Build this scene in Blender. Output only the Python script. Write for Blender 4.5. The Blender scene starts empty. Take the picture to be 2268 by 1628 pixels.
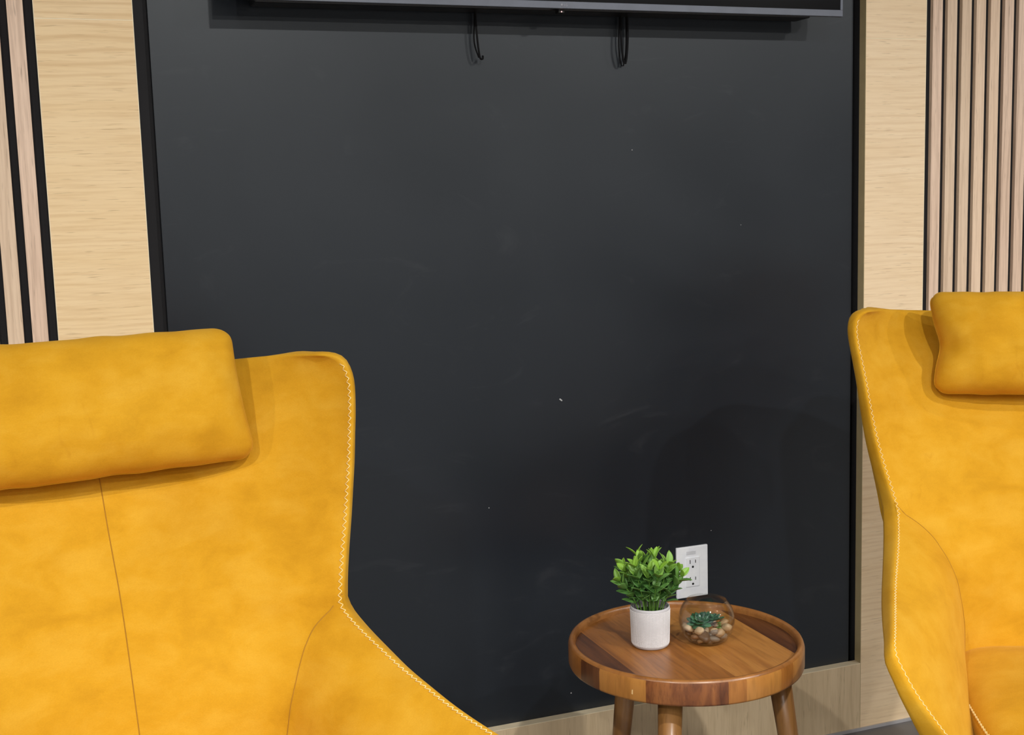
import bpy, bmesh, math, random
from mathutils import Vector, Matrix, noise
PI = math.pi
sc = bpy.context.scene
col = sc.collection

# ------------------------------------------------------------------ camera
F_PX, YAW, PITCH, ROLL = 2747.62, math.radians(20.4305), math.radians(7.5628), math.radians(-1.6558)
CAM = Vector((0.0, -2.35, 1.26617))
fw = Vector((math.sin(YAW)*math.cos(PITCH), math.cos(YAW)*math.cos(PITCH), -math.sin(PITCH)))
rt = Vector((math.cos(YAW), -math.sin(YAW), 0)); up = rt.cross(fw)
r2 = rt*math.cos(ROLL)+up*math.sin(ROLL); u2 = -rt*math.sin(ROLL)+up*math.cos(ROLL)
cd = bpy.data.cameras.new('camera'); cam = bpy.data.objects.new('camera', cd); col.objects.link(cam)
cd.sensor_fit = 'HORIZONTAL'; cd.sensor_width = 36; cd.lens = F_PX/2268*36; cd.clip_start = 0.05
M = Matrix((( r2.x, u2.x, -fw.x, CAM.x), (r2.y, u2.y, -fw.y, CAM.y), (r2.z, u2.z, -fw.z, CAM.z), (0,0,0,1)))
cam.matrix_world = M
sc.camera = cam
sc.cycles.transparent_max_bounces = 24

# ------------------------------------------------------------------ world, exposure
w = bpy.data.worlds.new('world'); sc.world = w; w.use_nodes = True
w.node_tree.nodes['Background'].inputs[0].default_value = (0.9, 0.95, 1, 1)
w.node_tree.nodes['Background'].inputs[1].default_value = 0.3
sc.view_settings.view_transform = 'Standard'; sc.view_settings.look = 'None'
sc.view_settings.exposure = -1.17; sc.view_settings.gamma = 1.0; sc.view_settings.use_curve_mapping = False

# ------------------------------------------------------------------ ceiling downlights of the room
LIGHT_Z = 2.78
LIGHTS = [(x, y) for y in (-2.75, -4.6, -6.6, -8.6) for x in (-2.85, -1.05, 0.75, 2.55, 4.35)]
POWER = {-2.75: 118.0, -4.6: 78.0, -6.6: 80.0, -8.6: 80.0}

# ------------------------------------------------------------------ helpers
def tag(o, label=None, cat=None, group=None, kind=None):
    if label: o['label'] = label
    if cat: o['category'] = cat
    if group: o['group'] = group
    if kind: o['kind'] = kind
    return o
def mesh(name, verts, faces, mat=None, parent=None, smooth=False, mi=None, mats=None):
    me = bpy.data.meshes.new(name); me.from_pydata([tuple(v) for v in verts], [], faces)
    for m_ in (mats or ([mat] if mat else [])): me.materials.append(m_)
    if mi:
        for p_, k in zip(me.polygons, mi): p_.material_index = k
    if smooth:
        for p_ in me.polygons: p_.use_smooth = True
    me.update()
    o = bpy.data.objects.new(name, me); col.objects.link(o)
    if parent: o.parent = parent
    return o
def fromb(name, bm, mat, parent=None, smooth=False):
    me = bpy.data.meshes.new(name); bmesh.ops.recalc_face_normals(bm, faces=bm.faces); bm.to_mesh(me); bm.free()
    if mat: me.materials.append(mat)
    if smooth:
        for p_ in me.polygons: p_.use_smooth = True
    o = bpy.data.objects.new(name, me); col.objects.link(o)
    if parent: o.parent = parent
    return o
def empty(name, loc, rz=0):
    o = bpy.data.objects.new(name, None); col.objects.link(o); o.location = loc; o.rotation_euler = (0,0,rz)
    o.empty_display_size = .05
    return o
def box(bm, a, b, bev=0):
    t = bmesh.new(); bmesh.ops.create_cube(t, size=1)
    for v in t.verts:
        v.co = Vector([(a[i]+b[i])/2+v.co[i]*(b[i]-a[i]) for i in range(3)])
    if bev: bmesh.ops.bevel(t, geom=t.edges[:], offset=bev, segments=2, affect='EDGES', profile=.6)
    me = bpy.data.meshes.new('t'); t.to_mesh(me); t.free(); bm.from_mesh(me); bpy.data.meshes.remove(me)
def boxo(name, a, b, mat, parent=None, bev=0):
    bm = bmesh.new(); box(bm, a, b, bev); return fromb(name, bm, mat, parent)
def tube_data(path, r, n=8, cap=True):
    V, F = [], []
    path = [Vector(p) for p in path]; prev = None
    for i, p in enumerate(path):
        t = (path[min(i+1, len(path)-1)]-path[max(i-1, 0)]).normalized()
        if prev is None: a = t.orthogonal().normalized()
        else:
            a = prev-t*prev.dot(t); a = a.normalized() if a.length > 1e-6 else t.orthogonal().normalized()
        prev = a; b = t.cross(a)
        rr = r[i] if isinstance(r, (list, tuple)) else r
        for k in range(n):
            V.append(p+(a*math.cos(2*PI*k/n)+b*math.sin(2*PI*k/n))*rr)
    for i in range(len(path)-1):
        for k in range(n):
            F.append((i*n+k, i*n+(k+1) % n, (i+1)*n+(k+1) % n, (i+1)*n+k))
    if cap: F.append(tuple(range(n))[::-1]); F.append(tuple((len(path)-1)*n+k for k in range(n)))
    return V, F
def tube(name, path, r, mat, parent=None, n=8):
    V, F = tube_data(path, r, n); return mesh(name, V, F, mat, parent, True)
def lathe(name, prof, mat, parent=None, n=64, smooth=True, closed=False, cap=True):
    V, F = [], []
    for (r, z) in prof:
        for k in range(n): V.append((r*math.cos(2*PI*k/n), r*math.sin(2*PI*k/n), z))
    m_ = len(prof)
    for i in range(m_-1 if not closed else m_):
        j = (i+1) % m_
        for k in range(n): F.append((i*n+k, i*n+(k+1) % n, j*n+(k+1) % n, j*n+k))
    if not closed and cap:
        if prof[0][0] > 1e-5: F.append(tuple(range(n))[::-1])
        if prof[-1][0] > 1e-5: F.append(tuple((m_-1)*n+k for k in range(n)))
    return mesh(name, V, F, mat, parent, smooth)
def interp(pts, t):
    # Catmull-Rom through tuples, t in 0..1 by index
    n = len(pts)-1; x = min(max(t, 0), 1)*n; i = min(int(x), n-1); f = x-i
    P = lambda k: pts[min(max(k, 0), n)]
    return [0.5*((2*b)+(-a+c)*f+(2*a-5*b+4*c-d)*f*f+(-a+3*b-3*c+d)*f**3) for a, b, c, d in zip(P(i-1), P(i), P(i+1), P(i+2))]
def resample(pts, n, dense=40):
    D = [Vector(interp(pts, k/(dense*(len(pts)-1)))) for k in range(dense*(len(pts)-1)+1)]
    L = [0]
    for a, b in zip(D[:-1], D[1:]): L.append(L[-1]+(b-a).length)
    out = []; j = 0
    for k in range(n):
        s = L[-1]*k/(n-1)
        while j < len(L)-2 and L[j+1] < s: j += 1
        f = (s-L[j])/max(1e-9, L[j+1]-L[j]); out.append(D[j].lerp(D[j+1], min(1, f)))
    return out

# ------------------------------------------------------------------ materials
class NT:
    def __init__(s, name):
        s.m = bpy.data.materials.new(name); s.m.use_nodes = True; s.t = s.m.node_tree; s.n = s.t.nodes; s.l = s.t.links
        s.b = s.n['Principled BSDF']
    def node(s, ty, **kw):
        x = s.n.new(ty)
        for k, v in kw.items():
            if k.startswith('i_'): x.inputs[k[2:].replace('_', ' ')].default_value = v
            else: setattr(x, k, v)
        return x
    def link(s, a, b): s.l.new(a, b)
    def coord(s, scale=(1,1,1), rot=(0,0,0), loc=(0,0,0), kind='Object'):
        tc = s.node('ShaderNodeTexCoord'); mp = s.node('ShaderNodeMapping')
        mp.inputs['Scale'].default_value = scale; mp.inputs['Rotation'].default_value = rot; mp.inputs['Location'].default_value = loc
        s.link(tc.outputs[kind], mp.inputs['Vector']); return mp.outputs['Vector']
    def noise(s, vec, scale, detail=4, rough=.55, dist=0):
        x = s.node('ShaderNodeTexNoise'); x.inputs['Scale'].default_value = scale; x.inputs['Detail'].default_value = detail
        x.inputs['Roughness'].default_value = rough; x.inputs['Distortion'].default_value = dist
        s.link(vec, x.inputs['Vector']); return x.outputs['Fac']
    def ramp(s, fac, stops, interp_='LINEAR'):
        x = s.node('ShaderNodeValToRGB'); x.color_ramp.interpolation = interp_
        while len(x.color_ramp.elements) < len(stops): x.color_ramp.elements.new(.5)
        for e, (p_, c) in zip(x.color_ramp.elements, stops):
            e.position = p_; e.color = (*c, 1) if len(c) == 3 else c
        s.link(fac, x.inputs['Fac']); return x.outputs['Color']
    def mix(s, fac, a, b, mode='MIX'):
        x = s.node('ShaderNodeMix', data_type='RGBA', blend_type=mode)
        for sock, v in ((x.inputs[0], fac), (x.inputs[6], a), (x.inputs[7], b)):
            if isinstance(v, (int, float)): sock.default_value = v
            elif isinstance(v, tuple): sock.default_value = (*v, 1) if len(v) == 3 else v
            else: s.link(v, sock)
        return x.outputs[2]
    def math(s, op, a, b=0.0, clamp=False):
        x = s.node('ShaderNodeMath', operation=op, use_clamp=clamp)
        for sock, v in ((x.inputs[0], a), (x.inputs[1], b)):
            if isinstance(v, (int, float)): sock.default_value = v
            else: s.link(v, sock)
        return x.outputs[0]
    def bump(s, h, strength=.2, dist=.001):
        x = s.node('ShaderNodeBump'); x.inputs['Strength'].default_value = strength; x.inputs['Distance'].default_value = dist
        s.link(h, x.inputs['Height']); s.link(x.outputs['Normal'], s.b.inputs['Normal'])
    def set(s, **kw):
        for k, v in kw.items():
            k = k.replace('_', ' ')
            if isinstance(v, (int, float)): s.b.inputs[k].default_value = v
            elif isinstance(v, tuple): s.b.inputs[k].default_value = (*v, 1) if len(v) == 3 else v
            else: s.link(v, s.b.inputs[k])
        return s.m
def plain(name, c, rough=.5, metal=0, bump=None, **kw):
    t = NT(name); v = t.coord(); f = t.noise(v, 30, 3)
    cc = t.ramp(f, [(.3, tuple(x*.93 for x in c)), (.7, tuple(min(1, x*1.05) for x in c))])
    if bump: t.bump(t.noise(v, bump[0], 4), bump[1], .001)
    return t.set(Base_Color=cc, Roughness=rough, Metallic=metal, **kw)

def velvet():
    t = NT('mustard_velvet'); v = t.coord()
    big = t.noise(v, 5.5, 3, .5, .3)
    med = t.noise(t.coord(scale=(1, 1, 1.6)), 13, 5, .6, .25)
    fine = t.noise(t.coord(scale=(1, 1, 3)), 420, 2, .6)
    c = t.ramp(big, [(.30, (.50, .242, .010)), (.52, (.60, .308, .016)), (.72, (.63, .335, .022))])
    c2 = t.ramp(med, [(.30, (.45, .212, .007)), (.46, (.60, .305, .015)), (.66, (.70, .405, .045))])
    c = t.mix(.4, c, c2)
    c3 = t.ramp(fine, [(.25, (.82, .80, .70)), (.75, (1, 1, 1))])
    c = t.mix(.55, c, c3, 'MULTIPLY')
    # brushed streaks where the nap was rubbed
    st = t.noise(t.coord(scale=(1, 1, .28), rot=(.3, .5, .2)), 42, 3, .6, .8)
    sm = t.ramp(st, [(.62, (0, 0, 0)), (.74, (1, 1, 1))])
    reg = t.ramp(t.noise(v, 4.0, 2), [(.52, (0, 0, 0)), (.66, (1, 1, 1))])
    c = t.mix(t.math('MULTIPLY', t.math('MULTIPLY', sm, reg), .40), c, (.46, .21, .009))
    h = t.math('ADD', t.math('MULTIPLY', med, .8), t.math('MULTIPLY', fine, .25))
    t.bump(h, .35, .002)
    return t.set(Base_Color=c, Roughness=.88, Sheen_Weight=.25, Sheen_Roughness=.4, Sheen_Tint=(1, .70, .22), Specular_IOR_Level=.12)
def oak(name, a, b, c, axis='x', loc=(0, 0, 0), den=1.0, contrast=1.0, cath=.6):
    # grain runs along the given axis; rings bend into long arches
    t = NT(name)
    def sc_(al, ac): return (al, ac, ac) if axis == 'x' else (ac, ac, al)
    v = t.coord(scale=sc_(1.3, 9*den), loc=loc)
    tone = t.noise(v, 1.0, 3, .5, .4)
    fib = t.noise(t.coord(scale=sc_(6, 150*den), loc=loc), 1.6, 3, .6, .15)
    pore = t.noise(t.coord(scale=sc_(14, 230*den), loc=loc), 1.3, 2, .5)
    wv = t.node('ShaderNodeTexWave', wave_type='BANDS', bands_direction='Z' if axis == 'x' else 'X')
    wv.inputs['Scale'].default_value = 3.6; wv.inputs['Distortion'].default_value = 9
    wv.inputs['Detail'].default_value = 2; wv.inputs['Detail Scale'].default_value = .55; wv.inputs['Detail Roughness'].default_value = .45
    t.link(t.coord(scale=sc_(1.1, 4.5*den), loc=loc), wv.inputs['Vector'])
    rings = t.ramp(wv.outputs['Fac'], [(0, (1, 1, 1)), (.13, (.55, .55, .55)), (.38, (0, 0, 0))])
    base = t.ramp(tone, [(.30, b), (.5, a), (.7, b)])
    zone = t.ramp(t.noise(t.coord(scale=sc_(1.2, 3.2), loc=loc), 1.7, 2, .5), [(.40, (.22, .22, .22)), (.60, (1, 1, 1))])
    base = t.mix(t.math('MULTIPLY', t.math('MULTIPLY', rings, zone), cath*.85), base, c)
    fb = t.ramp(fib, [(.33, (1, 1, 1)), (.55, (0, 0, 0))])
    base = t.mix(t.math('MULTIPLY', fb, .38*contrast), base, c)
    pr = t.ramp(pore, [(.30, (1, 1, 1)), (.38, (0, 0, 0))])
    base = t.mix(t.math('MULTIPLY', pr, .40*contrast), base, tuple(x*.62 for x in c))
    t.bump(fib, .10, .0005)
    return t.set(Base_Color=base, Roughness=.46, Specular_IOR_Level=.35)

VELVET = velvet()
THREAD = plain('pale_thread', (.93, .70, .30), .7, Sheen_Weight=.2)
SEAM = plain('dark_seam', (.36, .17, .010), .95)  # darker tone for the thin line along the folded seams
OAKP = oak('oak_laminate', (.90, .69, .41), (.87, .65, .365), (.68, .45, .22))
OAKR = oak('pale_oak_laminate', (.92, .73, .49), (.89, .69, .445), (.72, .51, .30), loc=(3.1, 0, 5.3), cath=.5)
OAKB = oak('base_oak_laminate', (.72, .565, .365), (.66, .51, .32), (.52, .385, .225), axis='z', cath=.35, den=.6)
OAKE = plain('oak_edge_band', (.90, .78, .55), .45)
OAKS = plain('oak_return_edge', (.50, .40, .22), .5)
SLAT = [oak('slat_wood_'+nm, a, b, c, axis='z', loc=(k*1.7, k*2.3, k), contrast=1.2, cath=.6, den=1.1) for k, (nm, a, b, c) in enumerate([
    ('rosy', (.84, .635, .485), (.76, .56, .42), (.48, .335, .24)),
    ('pale', (.86, .66, .48), (.80, .60, .43), (.60, .42, .29)),
    ('sand', (.80, .62, .45), (.74, .56, .40), (.54, .385, .26))])]
FELT = plain('black_felt', (.010, .010, .012), .95, bump=(300, .4))
EDGE_STRIP = plain('black_edge_strip', (.022, .022, .026), .7)
def wallblack():
    t = NT('black_wall_paint'); v = t.coord()
    n1 = t.noise(v, 2.2, 3, .5, .6)
    c = t.ramp(n1, [(.3, (.0048, .0075, .0125)), (.7, (.0062, .0092, .0148))])
    # wipe marks and chips of their own shape
    sm = t.ramp(t.noise(t.coord(scale=(1, 1, 2.6), rot=(0, .35, 0)), 3.4, 5, .65, 2.5), [(.60, (0, 0, 0)), (.75, (1, 1, 1))])
    c = t.mix(t.math('MULTIPLY', sm, .10), c, (.10, .10, .11))
    geo = t.node('ShaderNodeNewGeometry')
    for (x, z, r) in ((.9890, .8552, .0016), (.9910, .8537, .0015), (.9927, .8523, .0014), (1.1654, 1.3684, .0011), (1.4256, 1.204, .0009), (.8237, .6409, .0011), (.9985, .2098, .0016), (1.346, .5293, .001)):
        d = t.node('ShaderNodeVectorMath', operation='DISTANCE'); d.inputs[1].default_value = (x, .022, z)
        t.link(geo.outputs['Position'], d.inputs[0])
        c = t.mix(t.math('LESS_THAN', d.outputs['Value'], r), c, (.42, .42, .42))
    rg = t.ramp(n1, [(.3, (.33, .33, .33)), (.7, (.39, .39, .39))])
    t.bump(t.noise(v, 260, 3), .06, .0006)
    return t.set(Base_Color=c, Roughness=rg, Specular_IOR_Level=.64, Specular_Tint=(.92, .97, 1.0))
WALLB = wallblack()
PAINT = plain('grey_wall_paint', (.30, .30, .30), .8)
CEIL = plain('ceiling_paint', (.55, .55, .54), .85)
def floorm():
    t = NT('grey_floor_tile'); v = t.coord()
    n = t.noise(v, 6, 6, .6, .4)
    c = t.ramp(n, [(.3, (.115, .113, .118)), (.7, (.155, .152, .155))])
    br = t.node('ShaderNodeTexBrick'); br.offset = .5
    br.inputs['Scale'].default_value = 1.0; br.inputs['Mortar Size'].default_value = .003
    br.inputs['Brick Width'].default_value = 1.2; br.inputs['Row Height'].default_value = .6
    br.inputs['Color1'].default_value = (1, 1, 1, 1); br.inputs['Color2'].default_value = (.93, .93, .93, 1); br.inputs['Mortar'].default_value = (.6, .6, .6, 1)
    t.link(v, br.inputs['Vector'])
    c = t.mix(1.0, c, br.outputs['Color'], 'MULTIPLY')
    return t.set(Base_Color=c, Roughness=.45)
FLOORM = floorm()
BLACKP = plain('black_plastic', (.008, .008, .009), .35)
SCREEN = plain('screen_glass', (.002, .002, .003), .22, Specular_IOR_Level=.15)
BEZEL = plain('grey_metal_bezel', (.14, .155, .19), .38, .35)
LOGO = plain('pale_emblem', (.36, .37, .43), .5)
WPLAST = plain('white_plastic', (.90, .93, 1.0), .35)
SLOT = plain('dark_slot', (.01, .01, .01), .6)

# ------------------------------------------------------------------ the room
RX0, RX1, RY0, RZ1, WB = -4.2, 6.2, -10.0, 2.8, .022
def struct(name, a, b, mat, parent=None):
    return tag(boxo(name, a, b, mat, parent), kind='structure')
struct('floor', (RX0-.1, RY0-.1, -.1), (RX1+.1, .16, 0), FLOORM)
struct('ceiling', (RX0-.1, RY0-.1, RZ1), (RX1+.1, .16, RZ1+.1), CEIL)
struct('wall_back', (.2052, WB, 0), (1.7125, .16, RZ1), WALLB)
struct('trim_4', (RX0-.1, WB, 0), (.1782, .16, RZ1), FELT)
struct('trim_5', (.1782, .050, 0), (.2052, .16, RZ1), EDGE_STRIP)  # dark strips set back along both sides of the black wall
struct('trim_6', (1.7125, .050, 0), (1.7303, .16, RZ1), EDGE_STRIP)
struct('trim_7', (1.7303, WB, 0), (RX1+.1, .16, RZ1), FELT)
struct('wall_left', (RX0-.1, RY0-.1, 0), (RX0, WB, RZ1), PAINT)
struct('wall_right', (RX1, RY0-.1, 0), (RX1+.1, WB, RZ1), PAINT)
struct('wall_front', (RX0, RY0-.1, 0), (RX1, RY0, RZ1), PAINT)

PL0, PL1, PR0, PR1 = .0125, .178, 1.7305, 1.894
def post(name, x0, x1, mat, joint, ledge):
    t = .0012; g = .0008
    o = struct(name, (x0+t, 0, 0), (x1-t, WB, joint-g), mat)
    tag(boxo('upper_panel', (x0+t, 0, joint+g), (x1-t, WB, RZ1), mat, o))
    for a, b in ((x0, x0+t), (x1-t, x1)):
        boxo('edge_band', (a, 0, 0), (b, WB if a > x0 else WB, RZ1), OAKS if ledge and a == x0 else OAKE, o)
    boxo('joint_strip', (x0+t, .0004, joint-g), (x1-t, WB, joint+g), OAKE, o)
    return o
post('trim_1', PL0, PL1, OAKP, 1.606, False)
post('trim_2', PR0, PR1, OAKR, 1.604, True)
o = struct('baseboard_back', (PL1+.0003, 0.0, 0), (PR0-.0003, WB, .165), OAKB)
boxo('edge_band', (PL1+.0003, -.0003, .165), (PR0-.0003, WB, .1664), OAKE, o)
struct('trim_3', (PL0, -.004, 0), (PR1, 0, .007), plain('grey_floor_strip', (.40, .39, .40), .5))

# slatted wall cladding beside the posts
def slats(name, x_first, n, sgn, wall_x, label):
    root = empty(name, (x_first, 0, 0)); tag(root, label, 'wall panel')
    x0, x1 = (x_first-.018, x_first+.0395*n) if sgn > 0 else (x_first-.0395*n, x_first+.0165)
    boxo('felt_backing', (min(x0, x1)-x_first, .010, 0), (max(x0, x1)-x_first, WB-.0002, RZ1), FELT, root)
    V, F, mi = [], [], []
    bm = bmesh.new(); k = 0
    me_all = []
    for i in range(n):
        a = (i*.0405) if sgn > 0 else (-.0265-i*.0405)
        t = bmesh.new(); box(t, (a, 0, .001), (a+.0265, .0098, RZ1-.001), .0006)
        off = len(V)
        for v in t.verts: V.append(v.co.copy())
        t.verts.index_update()
        for f in t.faces: F.append(tuple(v.index+off for v in f.verts)); mi.append((i*2+(i//2)) % 3)
        t.free()
    mesh('slats', V, F, None, root, False, mi, SLAT)
slats('slat_panel', 1.9113, 24, 1, PR1, 'slatted oak wall cladding on black felt, beside the right oak post')
slats('slat_panel', -.0035, 24, -1, PL0, 'slatted oak wall cladding on black felt, beside the left oak post')

# downlight fittings
lm = NT('lamp_face'); lm.b.inputs['Emission Color'].default_value = (1, .95, .88, 1); lm.b.inputs['Emission Strength'].default_value = 6
for i, (x, y) in enumerate(LIGHTS):
    root = empty('ceiling_light', (x, y, RZ1)); tag(root, 'round recessed ceiling downlight out of view above the lounge', 'light', 'ceiling downlights')
    lathe('trim_ring', [(.055, -.001), (.055, -.006), (.075, -.006), (.078, -.001)], WPLAST, root, 24, closed=True)
    lathe('lamp_face', [(.0001, -.002), (.054, -.002)], lm.m, root, 24)
    ld = bpy.data.lights.new('downlight', 'AREA'); ld.shape = 'DISK'; ld.size = .09; ld.energy = POWER[y]; ld.color = (1, .972, .93)
    ld.spread = math.radians(165)
    lo = bpy.data.objects.new('lamp', ld); col.objects.link(lo); lo.parent = root; lo.location = (0, 0, -.012)

# ------------------------------------------------------------------ television
def tv():
    XL, XR, ZB, YF = .327, 1.6206, 1.637, -.070
    root = empty('television', (.974, WB, ZB)); tag(root, 'large black flat television with thin grey bezel mounted on the black wall', 'television')
    X = lambda x: x-.974
    H = .76
    y = YF-WB
    boxo('screen', (X(XL)+.006, y+.0015, .0135), (X(XR)-.006, y+.006, H-.006), SCREEN, root)
    bm = bmesh.new()
    box(bm, (X(XL), y, 0), (X(XR), y+.010, .0135), .0008)
    box(bm, (X(XL), y+.0002, .0135), (X(XL)+.006, y+.010, H), .0005)
    box(bm, (X(XR)-.006, y+.0002, .0135), (X(XR), y+.010, H), .0005)
    box(bm, (X(XL), y, H-.006), (X(XR), y+.010, H), .0005)
    fromb('bezel', bm, BEZEL, root)
    boxo('back_cover', (X(XL)+.004, y+.010, .004), (X(XR)-.004, y+.030, H-.004), BLACKP, root, .003)
    boxo('back_bulge', (X(XL)+.06, y+.030, .000), (X(XR)-.06, y+.086, .42), BLACKP, root, .004)
    boxo('wall_bracket', (-.22, y+.086, .15), (.22, -.0003, .40), BLACKP, root)
    boxo('sensor_chin', (-.003, y+.009, -.0070), (.009, y+.026, .005), SLOT, root, .001)
    e = NT('standby_led'); e.b.inputs['Emission Color'].default_value = (1, .45, .42, 1); e.b.inputs['Emission Strength'].default_value = 9
    o = lathe('standby_light', [(.0001, 0), (.0011, 0), (.0008, .0006), (.0001, .0008)], e.set(Base_Color=(1, .5, .5)), root, 12)
    o.rotation_euler = (PI/2, 0, 0); o.location = (.003, y+.0088, -.0048); tag(o, 'tiny red standby light')
    # emblem and letters on the bezel
    em = lathe('emblem', [(.0001, .0003), (.0026, .0003), (.0026, 0)], LOGO, root, 24); em.rotation_euler = (PI/2, 0, 0)
    em.location = (0, y, .0068); tag(em, 'pale round emblem')
    cu = bpy.data.curves.new('t', 'FONT'); cu.body = 'LG'; cu.size = .0062; cu.extrude = .00015
    to = bpy.data.objects.new('t', cu); col.objects.link(to)
    dg = bpy.context.evaluated_depsgraph_get(); me = bpy.data.meshes.new_from_object(to.evaluated_get(dg)); bpy.data.objects.remove(to)
    me.materials.clear(); me.materials.append(LOGO)
    lo = bpy.data.objects.new('lettering', me); col.objects.link(lo); lo.parent = root; lo.rotation_euler = (PI/2, 0, 0); lo.location = (.0045, y-.0001, .0045)
tv()
CAB = plain('cable_rubber', (.004, .004, .005), .75, Specular_IOR_Level=.2)
def catm(pts, n=60): return resample(pts, n)
o = tube('cable', catm([(.826, .005, 1.72), (.8215, .004, 1.66), (.8205, .000, 1.625), (.8225, -.002, 1.58), (.8265, .0, 1.553), (.8300, .002, 1.5475), (.8345, .004, 1.5485), (.8352, .006, 1.554)]), .0021, CAB)
tag(o, 'short black cable with hooked end hanging below the television, left one', 'cable')
tube('second_strand', catm([(.8235, .012, 1.70), (.8225, .012, 1.63), (.8205, .013, 1.59), (.8225, .012, 1.57), (.8275, .008, 1.551)], 40), .0016, CAB, o)
o = tube('cable', catm([(1.137, .006, 1.72), (1.1355, .003, 1.64), (1.1340, .0, 1.60), (1.1345, -.001, 1.572), (1.1385, .001, 1.550), (1.1425, .003, 1.5415), (1.1462, .004, 1.548), (1.1490, .004, 1.57), (1.1508, .004, 1.60), (1.1500, .005, 1.64), (1.149, .006, 1.72)]), .0022, CAB)
tag(o, 'black cable hanging in a narrow loop below the television, right one', 'cable')
tube('second_strand', catm([(1.1385, .014, 1.72), (1.1372, .014, 1.63), (1.1352, .015, 1.58), (1.1400, .016, 1.543), (1.1445, .016, 1.538), (1.1500, .015, 1.56), (1.1525, .015, 1.60), (1.1515, .013, 1.66), (1.150, .013, 1.72)], 50), .0014, CAB, o)

# ------------------------------------------------------------------ power outlet
def outlet():
    x0, x1, z0, z1 = 1.2555, 1.3335, .385, .501
    cx, cz = (x0+x1)/2, (z0+z1)/2; W, Hh = (x1-x0)/2, (z1-z0)/2
    root = empty('power_outlet', (cx, WB, cz)); tag(root, 'white double power outlet on the black wall behind the side table', 'outlet')
    boxo('face_plate', (-W, -.0065, -Hh), (W, -.0001, Hh), WPLAST, root, .0022)
    boxo('receptacle', (-.0168, -.0085, -.0335), (.0168, -.006, .0335), WPLAST, root, .0012)
    boxo('label_strip', (-.015, -.0072, .040), (.008, -.006, .0475), plain('label_grey', (.70, .72, .76), .5), root)
    for s in (1, -1):
        bm = bmesh.new(); c = s*.0195
        box(bm, (-.0075, -.0088, c+.000), (-.0058, -.0084, c+.0085))
        box(bm, (.0058, -.0088, c+.001), (.0075, -.0084, c+.0080))
        fromb('contact_slots', bm, SLOT, root)
        g = lathe('ground_hole', [(.0001, .0003), (.0026, .0003), (.0026, 0)], SLOT, root, 16); g.rotation_euler = (PI/2, 0, 0); g.location = (0, -.0085, c-.0075)
outlet()

# ------------------------------------------------------------------ lounge chair
# curves of the right half, local frame: x across, y (front is negative), z up
CEN = [(0, .105, 1.022), (0, .088, 1.005), (0, .052, .950), (0, .002, .880), (0, -.042, .800), (0, -.083, .735), (0, -.108, .680)]
RIM = [(.328, -.066, 1.0405), (.3405, -.079, 1.0395), (.3505, -.089, 1.0345), (.3570, -.0965, 1.023), (.359, -.108, 1.0), (.353, -.123, .96), (.346, -.133, .92), (.340, -.140, .88), (.333, -.146, .84), (.325, -.154, .80), (.315, -.165, .76), (.304, -.180, .72), (.2965, -.192, .690)]
CEN2 = [(0, -.108, .680), (0, -.130, .625), (0, -.150, .565), (0, -.166, .51), (0, -.180, .45), (0, -.19, .39), (0, -.195, .34)]
SM = [(.2905, -.186, .684), (.256, -.189, .66), (.234, -.204, .64), (.221, -.213, .62), (.210, -.223, .60), (.198, -.231, .57), (.191, -.234, .54), (.185, -.235, .50), (.182, -.235, .45), (.180, -.235, .39), (.178, -.235, .34)]
RIM2 = [(.2965, -.192, .690), (.2975, -.21, .676), (.303, -.25, .662), (.312, -.30, .647), (.322, -.35, .632), (.332, -.40, .621), (.341, -.45, .611), (.349, -.50, .605), (.357, -.55, .601), (.365, -.60, .596), (.371, -.635, .590), (.3715, -.655, .580), (.363, -.664, .562), (.347, -.668, .532), (.326, -.664, .500), (.300, -.652, .462), (.272, -.63, .42), (.245, -.60, .375), (.225, -.57, .34)]
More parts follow.
